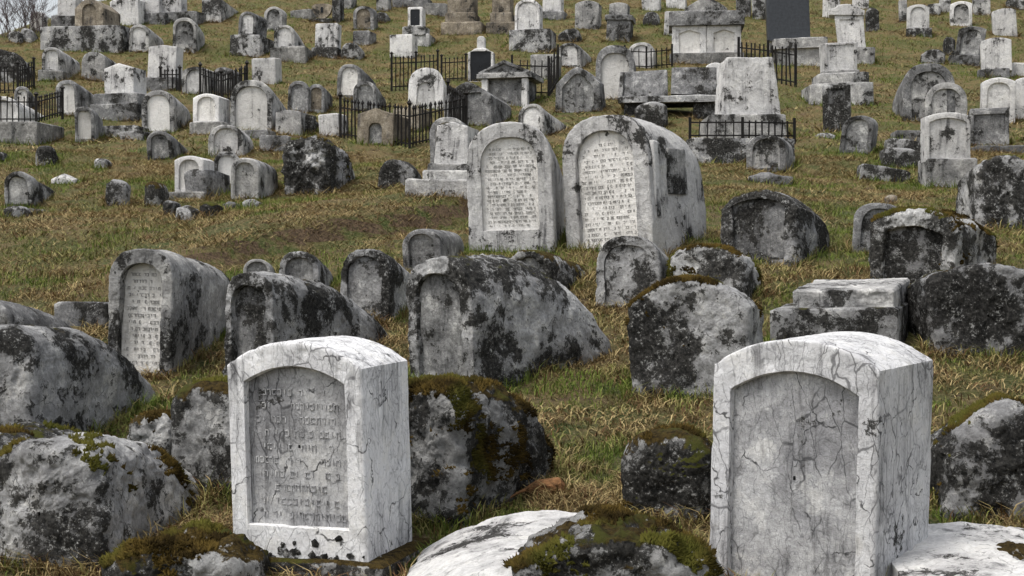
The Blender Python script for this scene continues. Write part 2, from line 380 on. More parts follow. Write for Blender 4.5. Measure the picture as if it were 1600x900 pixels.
def moss_tufts(o, V, Q, dens, seed):
    """little cushions of moss spikes on the upward faces, in ragged patches"""
    a, b, c, d = (V[Q[:, k]] for k in range(4))
    nrm = np.cross(c - a, d - b); ar = np.linalg.norm(nrm, axis=1) / 2; nz = nrm[:, 2] / (2 * ar + 1e-9)
    ce = (a + b + c + d) / 4
    w = ar * np.clip(nz * .5 + .25 + .9 * fbm(ce * 3.1 + seed, 4, .6), 0, 1) * (ce[:, 2] > .05) * (np.abs(nz) > -.1) * (ce[:, 1] > .01)
    keep = (nz * .42 + fbm(ce * 3.1 + seed, 4, .6)) > (.52 - .5 * dens)
    w = w * keep
    if w.sum() < 1e-4: return
    n = int(min(26000, w.sum() * 26000)); rr = np.random.default_rng(seed)
    f = rr.choice(len(Q), n, p=w / w.sum()); u = rr.random((n, 2))
    p = (a[f] * (1 - u[:, :1]) + b[f] * u[:, :1]) * (1 - u[:, 1:]) + (d[f] * (1 - u[:, :1]) + c[f] * u[:, :1]) * u[:, 1:]
    nn = nrm[f] / (np.linalg.norm(nrm[f], axis=1)[:, None] + 1e-9)
    h = rr.uniform(.008, .026, n)[:, None]; s = rr.uniform(.004, .010, n)[:, None]
    t1 = np.cross(nn, rr.normal(size=(n, 3))); t1 /= np.linalg.norm(t1, axis=1)[:, None] + 1e-9; t2 = np.cross(nn, t1)
    tip = p + nn * h + rr.normal(size=(n, 3)) * .006
    VV = np.stack([p + t1 * s, p - t1 * s * .5 + t2 * s * .87, p - t1 * s * .5 - t2 * s * .87, tip], 1).reshape(-1, 3)
    k = np.arange(n)[:, None] * 4; T = np.concatenate([k + [0, 1, 3], k + [1, 2, 3], k + [2, 0, 3]])
    me = mesh_np('moss', VV, tris=T, mat=M['mosst'])
    g = fbm(p * 7 + seed, 3) * 1.1 + .42 + rr.normal(size=n) * .16
    g = np.clip(g, 0, 1)[:, None]
    colr = np.array([.020, .014, .005]) * (1 - g) + np.array([.088, .060, .016]) * g
    gr = np.clip(fbm(p * 2.2 + seed + 9, 3) * 3, 0, 1)[:, None]; colr = colr * (1 - gr * .7) + np.array([.075, .08, .016]) * gr * .7
    at = me.color_attributes.new('tint', 'FLOAT_COLOR', 'POINT')
    at.data.foreach_set('color', np.repeat(np.concatenate([colr, np.ones((n, 1))], 1), 4, 0).astype(np.float32).ravel())
    mo = link('moss', me, o); mo['kind'] = 'stuff'

def solve_yaw(c0, xl, xr, W0, L, xe):
    best = None
    for th in np.linspace(R(-48), R(52), 101):
        d = c0[1]; u = c0[0] / d
        W = W0 / max(.3, math.cos(th) + u * math.sin(th))
        sgn = 1 if xe > (xl + xr) / 2 else -1
        q = c0 + np.array([math.cos(th), -math.sin(th), 0]) * W / 2 * sgn + np.array([math.sin(th), math.cos(th), 0]) * L
        e = abs(pxof(q) - xe) + abs(math.degrees(th) - 15) * .05
        if best is None or e < best[0]: best = (e, th)
    return best[1]
DEFN = (.16, .11, .10, .04, 'round', .5)
def G(name, label, cat, face, kind='round', L=1.5, xe=None, yaw=None, mat='pale', pmat=None, niche=None, rows=0, base=None, tilt=(0, 0), group=None, lod=None, gy=None, moss=0, part='body', bmat=None, hfix=True, **kw):
    """one grave: face = photo extent of the front face, base = [(xl, xr, ytop, ybase, depth)] plinth courses from the top down"""
    xl, xr, yt, yb = face
    ybot = max([yb] + [q[3] for q in base]) if base else yb
    xm = (xl + xr) / 2 if not base else (base[-1][0] + base[-1][1]) / 2
    if not base: xm = (xl + xr) / 2
    c0 = P((xl + xr) / 2, gy or ybot); d = c0[1]; s = d / F; u = c0[0] / d
    W0 = (xr - xl) * s
    if yaw is not None: th = R(yaw)
    elif xe is not None: th = solve_yaw(c0, xl, xr, W0, L, xe)
    else: th = R(14)
    k = 1 / max(.3, math.cos(th) + u * math.sin(th))
    if lod is None: hp = yb - yt; lod = 2 if hp > 110 else (1 if hp > 45 else 0)
    rt = random.Random(label); tilt = (tilt[0] + R(rt.gauss(0, 2.0)), tilt[1] + R(rt.gauss(0, 2.0))) if cat in ('headstone', 'tomb') and yt < 520 and hfix else tilt
    r = root(name, label, cat, c0, th, group, tilt)
    zsh = (ybot - (gy or ybot)) * s
    Wb = W0 * k; Hh = (yb - yt) * s
    z = (ybot - yb) * s
    if rows or niche is True: niche = DEFN if niche in (None, True) else niche
    kw.setdefault('emb', .3 if not base else .03)
    stone_obj(part, r, mat, kind, Wb, Hh, L, (0, 0, z - 0), niche, pmat, rows, lod, moss, **kw)
    mw, ml, mf = Wb, L, 0
    if base:
        nb = len(base)
        for i, (a, b_, t_, q, dep) in enumerate(base):
            w = (b_ - a) * s * k; h = (q - t_) * s; cx = ((a + b_) / 2 - (xl + xr) / 2) * s * k
            fr = -min(.22, max(.02, (w - Wb) / 2))
            stone_obj('plinth', r, bmat or 'concrete', 'flat', w, h, max(dep, L - fr * 1.2), (cx, fr, (ybot - q) * s), None, None, 0, min(lod, 1), 0,
                      emb=.3 if i == nb - 1 else .02, cham=.02, amp=.012, freq=4)
            mw = max(mw, w + 2 * abs(cx)); mf = min(mf, fr); ml = max(ml, dep)
    FOOT.append((c0[0], c0[1], th, mw, ml, mf))
    return r

# ------------------------------------------------------------------ the hillside sheet
def build_ground():
    ys = np.concatenate([np.arange(-60, 2, 4.), np.arange(2, 24, .16), np.arange(24, 62, .4), np.arange(62, 221, 5.)])
    xs = np.concatenate([np.arange(-160, -26, 8.), np.arange(-26, -11, .5), np.arange(-11, 11, .16), np.arange(11, 26, .5), np.arange(26, 161, 8.)])
    X, Y = np.meshgrid(xs, ys); Z = H(X, Y)
    nx, ny = len(xs), len(ys); i = np.arange(nx * ny).reshape(ny, nx)
    Q = np.stack([i[:-1, :-1], i[:-1, 1:], i[1:, 1:], i[1:, :-1]], -1).reshape(-1, 4)
    g = link('ground', mesh_np('ground', np.stack([X, Y, Z], -1).reshape(-1, 3), quads=Q, mat=M['turf'])); g['kind'] = 'structure'
build_ground()

HS, BT, BO = 'headstone', 'barrel_tomb', 'rough_tomb'
GB = 'barrel tombs on the hillside'; GH = 'upright headstones on the hillside'; GR = 'rough lichened tombs on the hillside'
def hs(label, face, kind='seg', L=.35, **k):
    k.setdefault('group', GH); k.setdefault('rise', {'seg': .14, 'gable': .22, 'round': .5, 'pointed': .35, 'ogee': .5}.get(kind, .1)); k.setdefault('mat', 'white')
    return G(HS, label, 'headstone', face, kind, L, **k)
def bt(label, face, xe=None, L=1.7, tail=.75, pw=1.3, **k):
    k.setdefault('group', GB); k.setdefault('end', .12); k.setdefault('amp', .014); k.setdefault('niche', DEFN); k.setdefault('mat', 'pale'); k.setdefault('pmat', 'whitep')
    return G(BT, label, 'tomb', face, 'round', L, xe=xe, tail=tail, pw=pw, **k)
def bo(label, face, xe=None, L=1.5, tail=.5, pw=2.0, kind='round', **k):
    k.setdefault('group', GR); k.setdefault('end', .35); k.setdefault('amp', .07); k.setdefault('freq', 2.2); k.setdefault('mat', 'dark'); k.setdefault('cham', .06)
    return G(BO, label, 'tomb', face, kind, L, xe=xe, tail=tail, pw=pw, **k)

# ================================================================== foreground
hs('cracked white marble headstone with mossy foot, at the bottom left of centre', (361, 573, 547, 893), 'seg', .57, yaw=18, rise=.17, mat='marble', pmat='marblep', part='slab',
   niche=(.13, .115, .16, .045, 'seg', .15), rows=10, lod=3, emb=.1, cham=.012, amp=.006, lean=-.03, group=None,
   base=[(362, 600, 886, 915, .7)], bmat='moss', gy=900)
_h = bpy.data.objects['headstone']; _rr = random.Random(4); _V = []; _F = []
for _i in range(70):
    _x = _rr.gauss(.02, .13); _z = abs(_rr.gauss(0, .055)) + .03; _r = _rr.uniform(.006, .024); _n = len(_V)
    _V += [(_x - .03 * _z + _r * math.cos(a) * _rr.uniform(.5, 1.3), -.004, _z + _r * math.sin(a) * _rr.uniform(.5, 1.3)) for a in np.linspace(0, 2 * math.pi, 9)[:-1]] + [(_x - .03 * _z, -.012, _z)]
    _F += [(_n + k, _n + (k + 1) % 8, _n + 8) for k in range(8)]
_c = link('lichen_crust', mesh_np('lichen_crust', _V, faces=_F, mat=M['dark']), _h); _c['kind'] = 'stuff'
hs('largest cracked white marble headstone, nearest at the lower right, dark veins across it', (1101, 1362, 527, 930), 'seg', .80, yaw=33, rise=.16, mat='marble', pmat='marblep', part='slab',
   niche=(.12, .13, .03, .045, 'seg', .16), lod=3, emb=.3, cham=.012, amp=.007, lean=.02, group=None)
G('ledger_stone', 'smooth white curved ledger lying at the feet of the two marble headstones', 'grave slab', (600, 1090, 892, 1032), 'seg', 1.35, yaw=2, rise=.16, mat='white', lod=3, amp=.03, freq=1.5, cham=.08, emb=.3)
G('ledger_stone', 'white veined ledger at the bottom right edge beside the largest marble headstone', 'grave slab', (1425, 1760, 915, 1035), 'seg', 1.4, yaw=6, rise=.04, mat='white', lod=3, amp=.03, freq=1.5, cham=.08, emb=.3)
bo('low grey rock with patchy moss cropped by the bottom edge in the middle', (800, 1110, 836, 1035), None, 1.0, .8, 2, yaw=8, mat='mossl', rise=.22, kind='seg', lod=2, amp=.11, moss=.25)
bo('mossy rock at the bottom edge before the lower left tomb', (165, 365, 858, 960), None, .6, .8, 2, yaw=10, mat='moss', rise=.16, kind='seg', lod=2, amp=.1, moss=.4)
bo('dark mossy rock tip in the bottom right corner', (1572, 1660, 866, 970), None, .5, .7, 2, yaw=5, mat='moss', rise=.35, kind='seg', lod=2)
bo('long grey humped tomb at the lower left, beside the marble headstone', (-30, 160, 690, 890), 375, 1.6, .16, 2.6, mat='lichen', wtail=.8, lod=3, amp=.06, rise=.42, end=.25, moss=.06)
bo('rounded grey tomb end cut by the left edge, lowest there', (-110, 62, 684, 800), None, 1.2, .6, 2, yaw=15, mat='lichen', lod=2, moss=.05)
bo('mossy dark boulder behind the marble headstone, brown moss over its back', (600, 715, 598, 815), 880, 1.4, .32, 2.2, mat='moss', lod=3, amp=.08, rise=.45, moss=.78)
bo('small round-topped tomb capped with dark moss, left of the largest marble headstone', (970, 1105, 680, 815), None, .8, .8, 2, yaw=12, mat='moss', lod=3, amp=.05, rise=.42, moss=.45)
bo('black lichened boulder tomb with pale peak at the right edge', (1478, 1690, 630, 815), None, 1.0, .7, 2, yaw=4, mat='dark', kind='pointed', rise=.4, lod=3, moss=.4)
bo('squat moss-covered stone beside the pale whale-backed tomb', (192, 268, 645, 735), None, .8, .7, 2, yaw=15, mat='moss', lod=2, moss=.7)
bo('upright mossy tomb half hidden by the marble headstone', (262, 380, 602, 775), None, .9, .8, 2, yaw=14, mat='moss', lod=2, amp=.05, rise=.4, moss=.35)
bo('pale whale-backed tomb at the left edge, its bare back sloping down', (-70, 52, 512, 720), 285, 2.1, .14, 2.5, mat='lichen', lod=3, amp=.04, rise=.5, wtail=.8, end=.2)
bt('grey tomb body behind the pale whale-backed tomb, cropped at left edge', (-95, 20, 466, 590), 165, 2.0, .35, 1.8, mat='grey', pmat='greyp', lod=2, amp=.03)
hs('low broken grey kerb block beneath the grass bank at left', (84, 166, 472, 510), 'flat', .4, mat='grey', group=None, amp=.02)
# ---- the row of barrel tombs
bt('tall barrel tomb with deep arched niche and rows of clear lettering', (166, 266, 387, 592), 372, 1.9, .82, 1.3, mat='pale', pmat='whitep', lod=3, rows=14, niche=(.17, .12, .06, .09, 'round', .5), amp=.022)
bt('barrel tomb with black lichen on its flank, right of the lettered one', (350, 428, 424, 600), 632, 2.0, .35, 2.6, mat='lichen', pmat='greyp', lod=3, niche=(.15, .12, .05, .07, 'round', .5), amp=.035)
bt('big whale-backed tomb with pale spine and worn arched face, centre', (640, 742, 401, 612), 985, 2.0, .22, 2.7, mat='lichen', pmat='greyp', lod=3, niche=(.16, .12, .03, .05, 'round', .5), amp=.04, end=.22)
bt('small arched tomb top peeping over the row, leftmost', (379, 424, 404, 450), 434, 1.0, .8, 1.5, mat='pale', pmat='greyp', lod=1)
bt('arched grey tomb behind the row, second from left', (436, 500, 393, 470), 528, 1.1, .7, 1.5, mat='lichen', pmat='greyp', lod=2)
bt('arched lichened tomb touching the big whale-backed tomb', (530, 608, 388, 500), 668, 1.3, .6, 1.6, mat='lichen', pmat='greyp', lod=2, amp=.03)
bt('small arched grey tomb below the earth bank', (630, 690, 358, 425), 732, 1.2, .85, 1.4, mat='grey', pmat='greyp', lod=1)
bt('dark mossy tomb at the foot of the twin tombs', (790, 862, 392, 470), 930, 1.2, .7, 1.4, mat='moss', pmat='greyp', lod=2, amp=.04)
bt('speckled grey arched tomb before the right twin tomb', (929, 1030, 368, 482), 1068, 1.2, .7, 1.4, mat='lichen', pmat='lichen', lod=2, niche=(.15, .13, .05, .03, 'round', .5), amp=.03)
bo('low mossy-topped tomb right of the speckled arched tomb', (1040, 1165, 382, 480), 1196, 1.0, .8, 2, mat='mossl', lod=2, rise=.35, moss=.3)
bo('broad cracked pale tomb with moss on its crown', (980, 1172, 436, 622), 1204, 1.0, .85, 2, mat='lichen', kind='seg', rise=.22, lod=3, amp=.04, moss=.12, cham=.04)
# stepped box tomb
G('box_tomb', 'two-tier grey box tomb with flat top, behind the largest marble headstone', 'tomb', (1238, 1398, 452, 482), 'flat', 1.5, xe=1424, mat='pale', lod=2, amp=.02, cham=.02, emb=.03, tail=1.25,
  base=[(1204, 1404, 480, 560, 1.3)], bmat='lichen')
bo('wide blackened tomb at the right edge beside the box tomb', (1455, 1640, 410, 560), None, 1.2, .9, 2, yaw=2, mat='dark', kind='seg', rise=.12, lod=3, amp=.05, cham=.05)
bo('mossy tomb with dark hollow face, right above the box tomb', (1354, 1490, 328, 448), 1566, 1.8, .5, 2.4, mat='mossl', kind='seg', rise=.16, lod=3, amp=.06, niche=(.16, .2, .02, .06, 'seg', .12), pmat='dark', moss=.2)
bo('dark rounded tomb with streaked panel, right of the twin tombs', (1124, 1245, 294, 412), 1312, 1.7, .5, 2.4, mat='dark', kind='seg', rise=.25, lod=3, amp=.04, niche=(.17, .15, .04, .05, 'seg', .1), pmat='grey')
hs('leaning grey arched slab behind the mossy hollow-faced tomb', (1330, 1412, 317, 395), 'round', .4, mat='grey', pmat='greyp', niche=True, rise=.35)
bo('big pale rough tomb at the right edge under the ledge', (1530, 1625, 236, 357), None, 1.2, .8, 2, yaw=2, mat='lichen', kind='pointed', rise=.25, lod=2)
bo('yellowish broken stone chip on the grass at right', (1383, 1402, 304, 318), None, .2, .8, 2, mat='tan', kind='seg', rise=.2, lod=0, amp=.03)
# ---- twin tombs
bt('left of the two tall twin tombs, pale face with lettered arched panel', (733, 866, 191, 394), 886, 1.7, .8, 1.6, mat='white', pmat='whitep', lod=3, rows=19, niche=(.17, .12, .17, .05, 'round', .5), amp=.014, rise=.48)
twin = bt('right of the two tall twin tombs, long barrel body with patched plaster', (884, 1020, 179, 394), 1128, 1.9, .84, 2.0, end=.38, mat='white', pmat='whitep', lod=3, rows=19, niche=(.17, .12, .04, .06, 'round', .5), amp=.02, rise=.48)
_b = [c for c in twin.children if c.name.startswith('body')][0]; _w = max(v.co.x for v in _b.data.vertices if .3 < v.co.y < .9 and v.co.z < .9)
pp = stone_obj('plaster_patch', twin, 'pale', 'flat', .50, .52, .05, (_w + .012, .72, .62), None, None, 0, 1, 0, emb=0, amp=.006); pp.rotation_euler = (0, 0, R(90))
pp = stone_obj('plaster_patch', twin, 'white', 'flat', .12, .85, .05, (_w + .012, .16, .35), None, None, 0, 1, 0, emb=0, amp=.012); pp.rotation_euler = (0, 0, R(90))
# white pedestal left of them
G('pedestal_tomb', 'white tapered pedestal stone on three steps beside the left twin tomb', 'tomb', (676, 730, 190, 258), 'gable', .55, yaw=14, mat='white', rise=.12, taper=.12, emb=.02, bmat='pale',
  base=[(668, 735, 256, 268, .8), (662, 740, 267, 284, .95), (640, 745, 282, 303, 1.2)])
bt('grey arched tomb rising behind the white stepped pedestal', (672, 728, 183, 262), 758, 1.3, .8, 1.4, mat='grey', pmat='whitep')

# ================================================================== left middle slope
bo('huge dark lichen-crusted boulder tomb above the open grass', (443, 520, 214, 304), 566, 1.9, .6, 1.8, mat='dark', lod=2, amp=.13, rise=.3, moss=.12)
bo('weedy grey mound right of the huge dark boulder', (590, 650, 250, 292), 665, 1.0, .6, 2, mat='dark', lod=1, amp=.08)
bt('grey arched slab tomb at the right end of the terraced cluster', (360, 404, 247, 313), 438, 1.3, .8, 1.4, mat='pale', pmat='pale')
bo('dark grey block tomb in the terraced cluster', (288, 324, 264, 312), 363, .9, .95, 1.5, mat='grey', kind='seg', rise=.12, lod=1, amp=.03, end=.05)
hs('white slab with arched rim at the left of the terraced cluster', (272, 318, 243, 301), 'seg', .35, niche=True, pmat='whitep', base=[(259, 322, 300, 311, .5)])
bt('pale arched tomb top behind the dark grey block tomb', (333, 374, 237, 292), 384, .9, .8, 1.4, mat='pale')
bt('grey tomb with long sloping body left of the terraced cluster', (231, 270, 205, 251), 306, 1.7, .5, 1.3, mat='grey', pmat='greyp')
bt('half-white tomb with square face above the cluster', (325, 380, 195, 244), 398, .9, .85, 1.4, mat='pale', pmat='white')
bo('broken grey stump standing alone in the left grass', (161, 196, 278, 322), 209, .5, .8, 2, mat='lichen', lod=1, kind='seg', rise=.2, amp=.08)
bo('small slab with mossy back near the terraced cluster', (225, 250, 284, 322), 269, .8, .7, 2, mat='moss', lod=1)
bt('grey arched tomb with broken body near the left edge', (6, 50, 269, 324), 102, 1.7, .55, 1.5, mat='lichen', pmat='pale', amp=.04)
bo('white broken slab lying behind the broken-bodied tomb', (78, 116, 272, 287), None, .3, .6, 2, mat='white', kind='gable', rise=.2, lod=0, amp=.03)
bo('small dark boulder with pale side on the upper left grass', (54, 84, 227, 261), 98, .8, .6, 2, mat='dark', lod=1)
bo('tiny half-buried boulder in the left grass', (144, 168, 246, 264), 177, .5, .6, 2, mat='lichen', lod=0)
bo('grey boulder end at the far left edge of the grass', (-12, 8, 237, 253), 17, .5, .6, 2, mat='lichen', lod=0)
for i, (a, b, t, q, lb) in enumerate([(252, 268, 314, 338, 'dark rubble rock left below the terraced cluster'), (272, 300, 322, 344, 'pale rubble rock under the white rimmed slab'),
        (306, 336, 312, 338, 'mossy rubble rock under the dark grey block tomb'), (342, 366, 312, 328, 'grey rubble rock under the cluster, near its right end'),
        (374, 402, 310, 324, 'last rubble rock right of the terraced cluster'), (2, 26, 322, 340, 'rubble rock at the foot of the broken-bodied tomb'), (30, 58, 322, 334, 'flat rubble stone right of the left foot rubble')]):
    o = bo(lb, (a, b, t, q), None, .35, .7, 2, mat=['dark', 'lichen', 'moss', 'grey', 'lichen', 'lichen', 'grey'][i], kind='seg', rise=.2, lod=1, amp=.07, group='rubble rocks'); o.name = 'rubble_rock'; o['category'] = 'rock'

# ================================================================== upper left
bt('large barrel tomb with pale face, left of the biggest pale arch', (222, 273, 141, 211), 302, 1.7, .85, 1.3, mat='pale')
hs('small square white stone on plinth between two big barrel tombs', (301, 342, 146, 193), 'seg', .5, niche=True, pmat='whitep', base=[(298, 350, 191, 208, .7)])
bt('biggest pale arched tomb of the upper left, warm white face', (359, 424, 125, 206), 454, 1.9, .75, 1.4, mat='pale', niche=(.12, .12, .03, .04, 'round', .5))
bt('narrow pale barrel tomb standing on the grass edge at left', (117, 147, 167, 222), 163, 1.3, .8, 1.4, mat='grey', pmat='whitep')
hs('flat broken slab lying right of the narrow barrel tomb', (152, 214, 196, 215), 'flat', .5, mat='lichen', amp=.03)
bt('dark-rimmed barrel tomb behind the narrow one', (89, 123, 125, 181), 158, 1.6, .8, 1.4, mat='grey', pmat='whitep')
hs('white pointed-shoulder headstone on two grey courses', (164, 210, 99, 148), 'gable', .6, yaw=12, rise=.16, base=[(152, 222, 147, 164, .9), (148, 222, 163, 186, 1.1)], bmat='grey')
bt('round pale tomb behind the pointed-shoulder headstone', (127, 164, 81, 126), 198, 1.8, .8, 1.5, mat='pale', niche=None)
bt('white-faced barrel tomb with long body at left', (64, 94, 74, 112), 128, 1.8, .85, 1.2, mat='pale', pmat='white', base=[(60, 100, 110, 126, 1.9)])
hs('plain white rectangular headstone above the spiked fence', (229, 273, 70, 123), 'gable', .35, rise=.06, base=[(220, 280, 122, 142, .7)], bmat='grey')
hs('white stone with grey arched rim behind the spiked fence', (284, 325, 104, 147), 'seg', .4, niche=True, mat='pale', pmat='white')
hs('grey arched stone right behind the spiked fence', (330, 362, 105, 147), 'round', .5, mat='grey', niche=True, pmat='greyp')
hs('short plain white block above the biggest pale arch', (394, 431, 91, 131), 'flat', .4, mat='white')
bo('dark hump tomb inside the railing at the far left', (-40, 40, 76, 130), 58, 1.2, .6, 2, mat='dark', lod=1)
bt('white tomb inside the low railing at the left edge', (-22, 30, 151, 200), 92, 1.9, .5, 1.2, mat='white', pmat='white')
bt('small grey barrel top behind the low railing', (20, 44, 135, 172), 64, 1.2, .7, 1.4, mat='grey')
G('kerb_wall', 'pale concrete grave kerb carrying the low railing at the left edge', 'kerb', (-30, 58, 190, 224), 'flat', 1.2, xe=100, mat='concrete', amp=.01, lod=1)
bt('pale barrel tomb left of the rounded grey one on the upper left', (201, 233, 38, 81), 259, 1.5, .85, 1.3, mat='pale', pmat='white')
bt('big rounded grey-white tomb on the upper left grass', (269, 306, 28, 82), 321, 1.3, .8, 1.6, mat='pale', pmat='greyp', niche=(.12, .1, .25, .04, 'round', .5))
G('box_tomb', 'long grey box tomb at the top left edge of the picture', 'tomb', (315, 345, -2, 35), 'flat', 1.8, xe=373, mat='pale', lod=1, amp=.02)
G('pedestal_tomb', 'small white-faced arch on a squat block, top left', 'tomb', (370, 397, 18, 56), 'round', .8, mat='grey', niche=True, pmat='white', rise=.5, base=[(363, 410, 56, 86, 1.0)], bmat='lichen', yaw=14)
G('monument', 'ochre arched monument on a massive dark stone base', 'monument', (117, 162, -3, 42), 'pointed', 1.2, xe=188, mat='tan', pmat='tan', rise=.35, niche=(.26, .22, .05, .05, 'round', .5), base=[(68, 196, 42, 79, 1.6)], bmat='lichen')
hs('tall white headstone left of the ochre monument', (89, 117, -4, 27), 'flat', .4, base=[(82, 120, 25, 48, .6)], bmat='grey')
hs('little white arched headstone near the bare bushes', (47, 66, 18, 47), 'round', .3, niche=True, pmat='whitep')
hs('broad white headstone right of the ochre monument', (173, 217, -5, 39), 'seg', .5)
hs('left one of two white stones on a low grey wall, top', (221, 249, -8, 24), 'flat', .4, base=[(217, 262, 22, 34, .6)], bmat='grey')
hs('right one of two white stones on a low grey wall, top', (252, 284, -8, 21), 'flat', .4, base=[(250, 312, 20, 34, .6)], bmat='grey')
bo('rounded stone left of the little white headstone', (12, 30, 49, 66), None, .5, .7, 2, mat='lichen', lod=0)
bo('rounded grey stone just left below the little white headstone', (32, 50, 44, 66), None, .5, .7, 2, mat='grey', lod=0)

# ================================================================== upper middle
hs('arched headstone with blue-grey panel near the top', (411, 440, 10, 48), 'seg', .35, mat='pale', niche=DEFN, pmat='greyp', rise=.3)
bt('pale tomb with sloping body on a slab, upper middle', (429, 462, 39, 76), 482, 1.4, .55, 1.4, mat='pale', pmat='white', base=[(425, 480, 75, 95, 1.5)])
hs('plain white headstone below the ochre medallion', (491, 526, 36, 76), 'flat', .3, mat='white', base=[(487, 528, 74, 90, .5)], bmat='dark')
bo('small pale boulder right of the plain white headstone', (530, 562, 66, 92), None, .7, .6, 2, mat='lichen', lod=1)
hs('arched stone with tan-grey panel near the top centre-left', (552, 584, 10, 47), 'round', .4, mat='grey', niche=True, pmat='tan', rise=.4)
hs('grey block on the grass under the tan-panelled arch', (551, 577, 48, 71), 'flat', .6, mat='grey')
G('plaque_stone', 'white stone with a small black plaque on two plinths', 'headstone', (637, 660, 11, 43), 'flat', .4, mat='white', niche=(.18, .12, .1, .02, 'flat', .1), pmat='black', base=[(630, 666, 42, 55, .6), (640, 672, 54, 71, .8)], bmat='pale', yaw=10)
hs('plain white block headstone left below the black-plaque stone', (609, 644, 54, 90), 'flat', .5)
for xl, xr, lb in ((699, 740, 'left ochre stained pedestal at the top centre'), (769, 797, 'right ochre stained pedestal at the top centre')):
    G('pedestal', lb, 'pedestal', (xl, xr, -8, 21), 'flat', .8, mat='tan', yaw=8, base=[(xl - 3, xr + 3, 20, 37, 1.0), (xl - 8, xr + 14, 36, 52, 1.3)], bmat='tan', group='ochre pedestals')
bt('dark-rimmed arched tomb in the middle grass', (525, 562, 100, 154), 590, 1.6, .75, 1.5, mat='grey', pmat='whitep')
bt('dark arched tomb in front of the dark-rimmed one', (551, 588, 127, 174), 606, 1.2, .7, 1.5, mat='grey', pmat='greyp')
bt('left of two small shaded arches beside the biggest pale arch', (449, 481, 126, 176), 492, .9, .8, 1.4, mat='grey', pmat='greyp', group='pair of small shaded arches')
bt('right of two small shaded arches beside the dark-rimmed tomb', (481, 506, 132, 176), 520, .9, .8, 1.4, mat='grey', pmat='tan', group='pair of small shaded arches')
bt('white rounded tomb with medallion and scooped back', (637, 692, 106, 170), 720, 1.5, .45, .8, mat='white', pmat='white', niche=(.24, .36, .02, .03, 'round', .5))
hs('grey gabled tomb with shallow recess behind the iron fence', (694, 768, 128, 196), 'pointed', 1.3, xe=800, mat='grey', pmat='greyp', niche=(.2, .26, .02, .05, 'flat', .1), rise=.3, tail=.85)
hs('white block beside the left end of the big iron fence', (499, 530, 178, 213), 'flat', .5, mat='white')
bo('black lichened block left of the white block by the fence', (470, 490, 179, 210), 499, .8, .8, 2, mat='dark', lod=1, kind='seg', rise=.2)
hs('grey block tomb below the biggest pale arch', (430, 470, 172, 210), 'seg', .8, mat='pale', rise=.08)
hs('low grey block above the huge dark boulder', (404, 450, 211, 236), 'flat', .6, mat='grey')
hs('small ochre tomb with arched opening inside the iron fence', (557, 614, 169, 226), 'gable', .9, mat='tan', pmat='greyp', niche=(.32, .4, .05, .07, 'round', .5), rise=.16)
hs('ochre tomb stub at the right inside the iron fence', (614, 655, 169, 204), 'flat', .7, mat='tan')
# black plaque monument with white ornament
g = G('plaque_monument', 'black polished plaque in white frame with round finial', 'monument', (731, 771, 75, 128), 'ogee', .35, yaw=6, mat='white', niche=(.1, .1, .02, .03, 'flat', .1), pmat='black', rise=.18)
s_ = g.location.y / F
stone_obj('finial', g, 'white', 'round', 13 * s_, 20 * s_, .16, (0, .08, 52 * s_), None, None, 0, 1, 0, emb=.05, amp=.004, rise=.5)
bt('white barrel tomb with niche just above the twin tombs', (809, 850, 161, 210), 903, 1.6, .6, .8, mat='pale', pmat='white')
hs('tall white arched headstone on a rough base, top centre', (804, 843, -1, 49), 'round', .4, niche=(.1, .08, .02, .03, 'round', .5), pmat='white', rise=.4, base=[(798, 862, 48, 78, .8)], bmat='lichen')
hs('white headstone cut by the top edge right of the tall arch', (847, 876, -10, 19), 'flat', .4, base=[(846, 882, 18, 31, .5)], bmat='grey')
hs('pale shouldered headstone standing in the upper grass', (898, 935, 1, 46), 'seg', .5, mat='pale')
G('pedestal_tomb', 'white cap stone on a dark panelled pedestal', 'tomb', (949, 978, 4, 26), 'seg', .5, mat='pale', rise=.1, yaw=12, base=[(944, 987, 24, 31, .8), (947, 984, 30, 64, .7)], bmat='grey')
hs('little white stone at the top edge over a small rock', (1003, 1031, -8, 17), 'flat', .35)
bo('small pale rock beneath the little white stone', (1004, 1028, 18, 40), None, .5, .7, 2, mat='lichen', lod=0)
hs('white stone at the top edge left of the double mausoleum', (1041, 1071, -14, 13), 'flat', .4)
bo('dark rubble rock on the grass left of the dark pedestal', (873, 907, 46, 65), None, .6, .7, 2, mat='dark', lod=1)
bt('white-faced barrel tomb behind the corner railing', (871, 908, 67, 106), 929, 1.4, .75, 1.4, mat='pale', pmat='white')
bt('large warm arched tomb with dark rim, upper centre-right', (930, 990, 71, 156), None, 1.4, .8, 1.5, yaw=8, mat='grey', pmat='whitep', niche=(.14, .14, .03, .06, 'round', .5))
hs('small white arch behind the thin railing', (982, 1022, 66, 106), 'round', .4, mat='pale', niche=True, pmat='white', rise=.4)
hs('white box headstone behind the corner railing', (828, 870, 85, 124), 'flat', .5, mat='pale')
hs('grey gothic arched slab with wide recess, upper centre', (867, 940, 105, 176), 'pointed', .6, mat='grey', pmat='greyp', niche=(.13, .15, .03, .05, 'pointed', .4), rise=.35, taper=.12)
hs('big leaning pale tapered stone above the long railing', (1128, 1222, 88, 184), 'flat', .7, yaw=-4, mat='white', taper=.22, emb=.02, amp=.02, base=[(1106, 1226, 180, 216, .9)], bmat='pale', lod=2, tilt=(-.08, 0))
hs('small dark arched tomb beside the long railing wall', (1166, 1228, 211, 268), 'round', .8, xe=1240, mat='grey', pmat='pale', niche=True, rise=.45)
hs('white broken scroll stone right of the slanted twin slabs', (1094, 1122, 98, 175), 'seg', .5, mat='white', lean=.12, rise=.2, amp=.02)

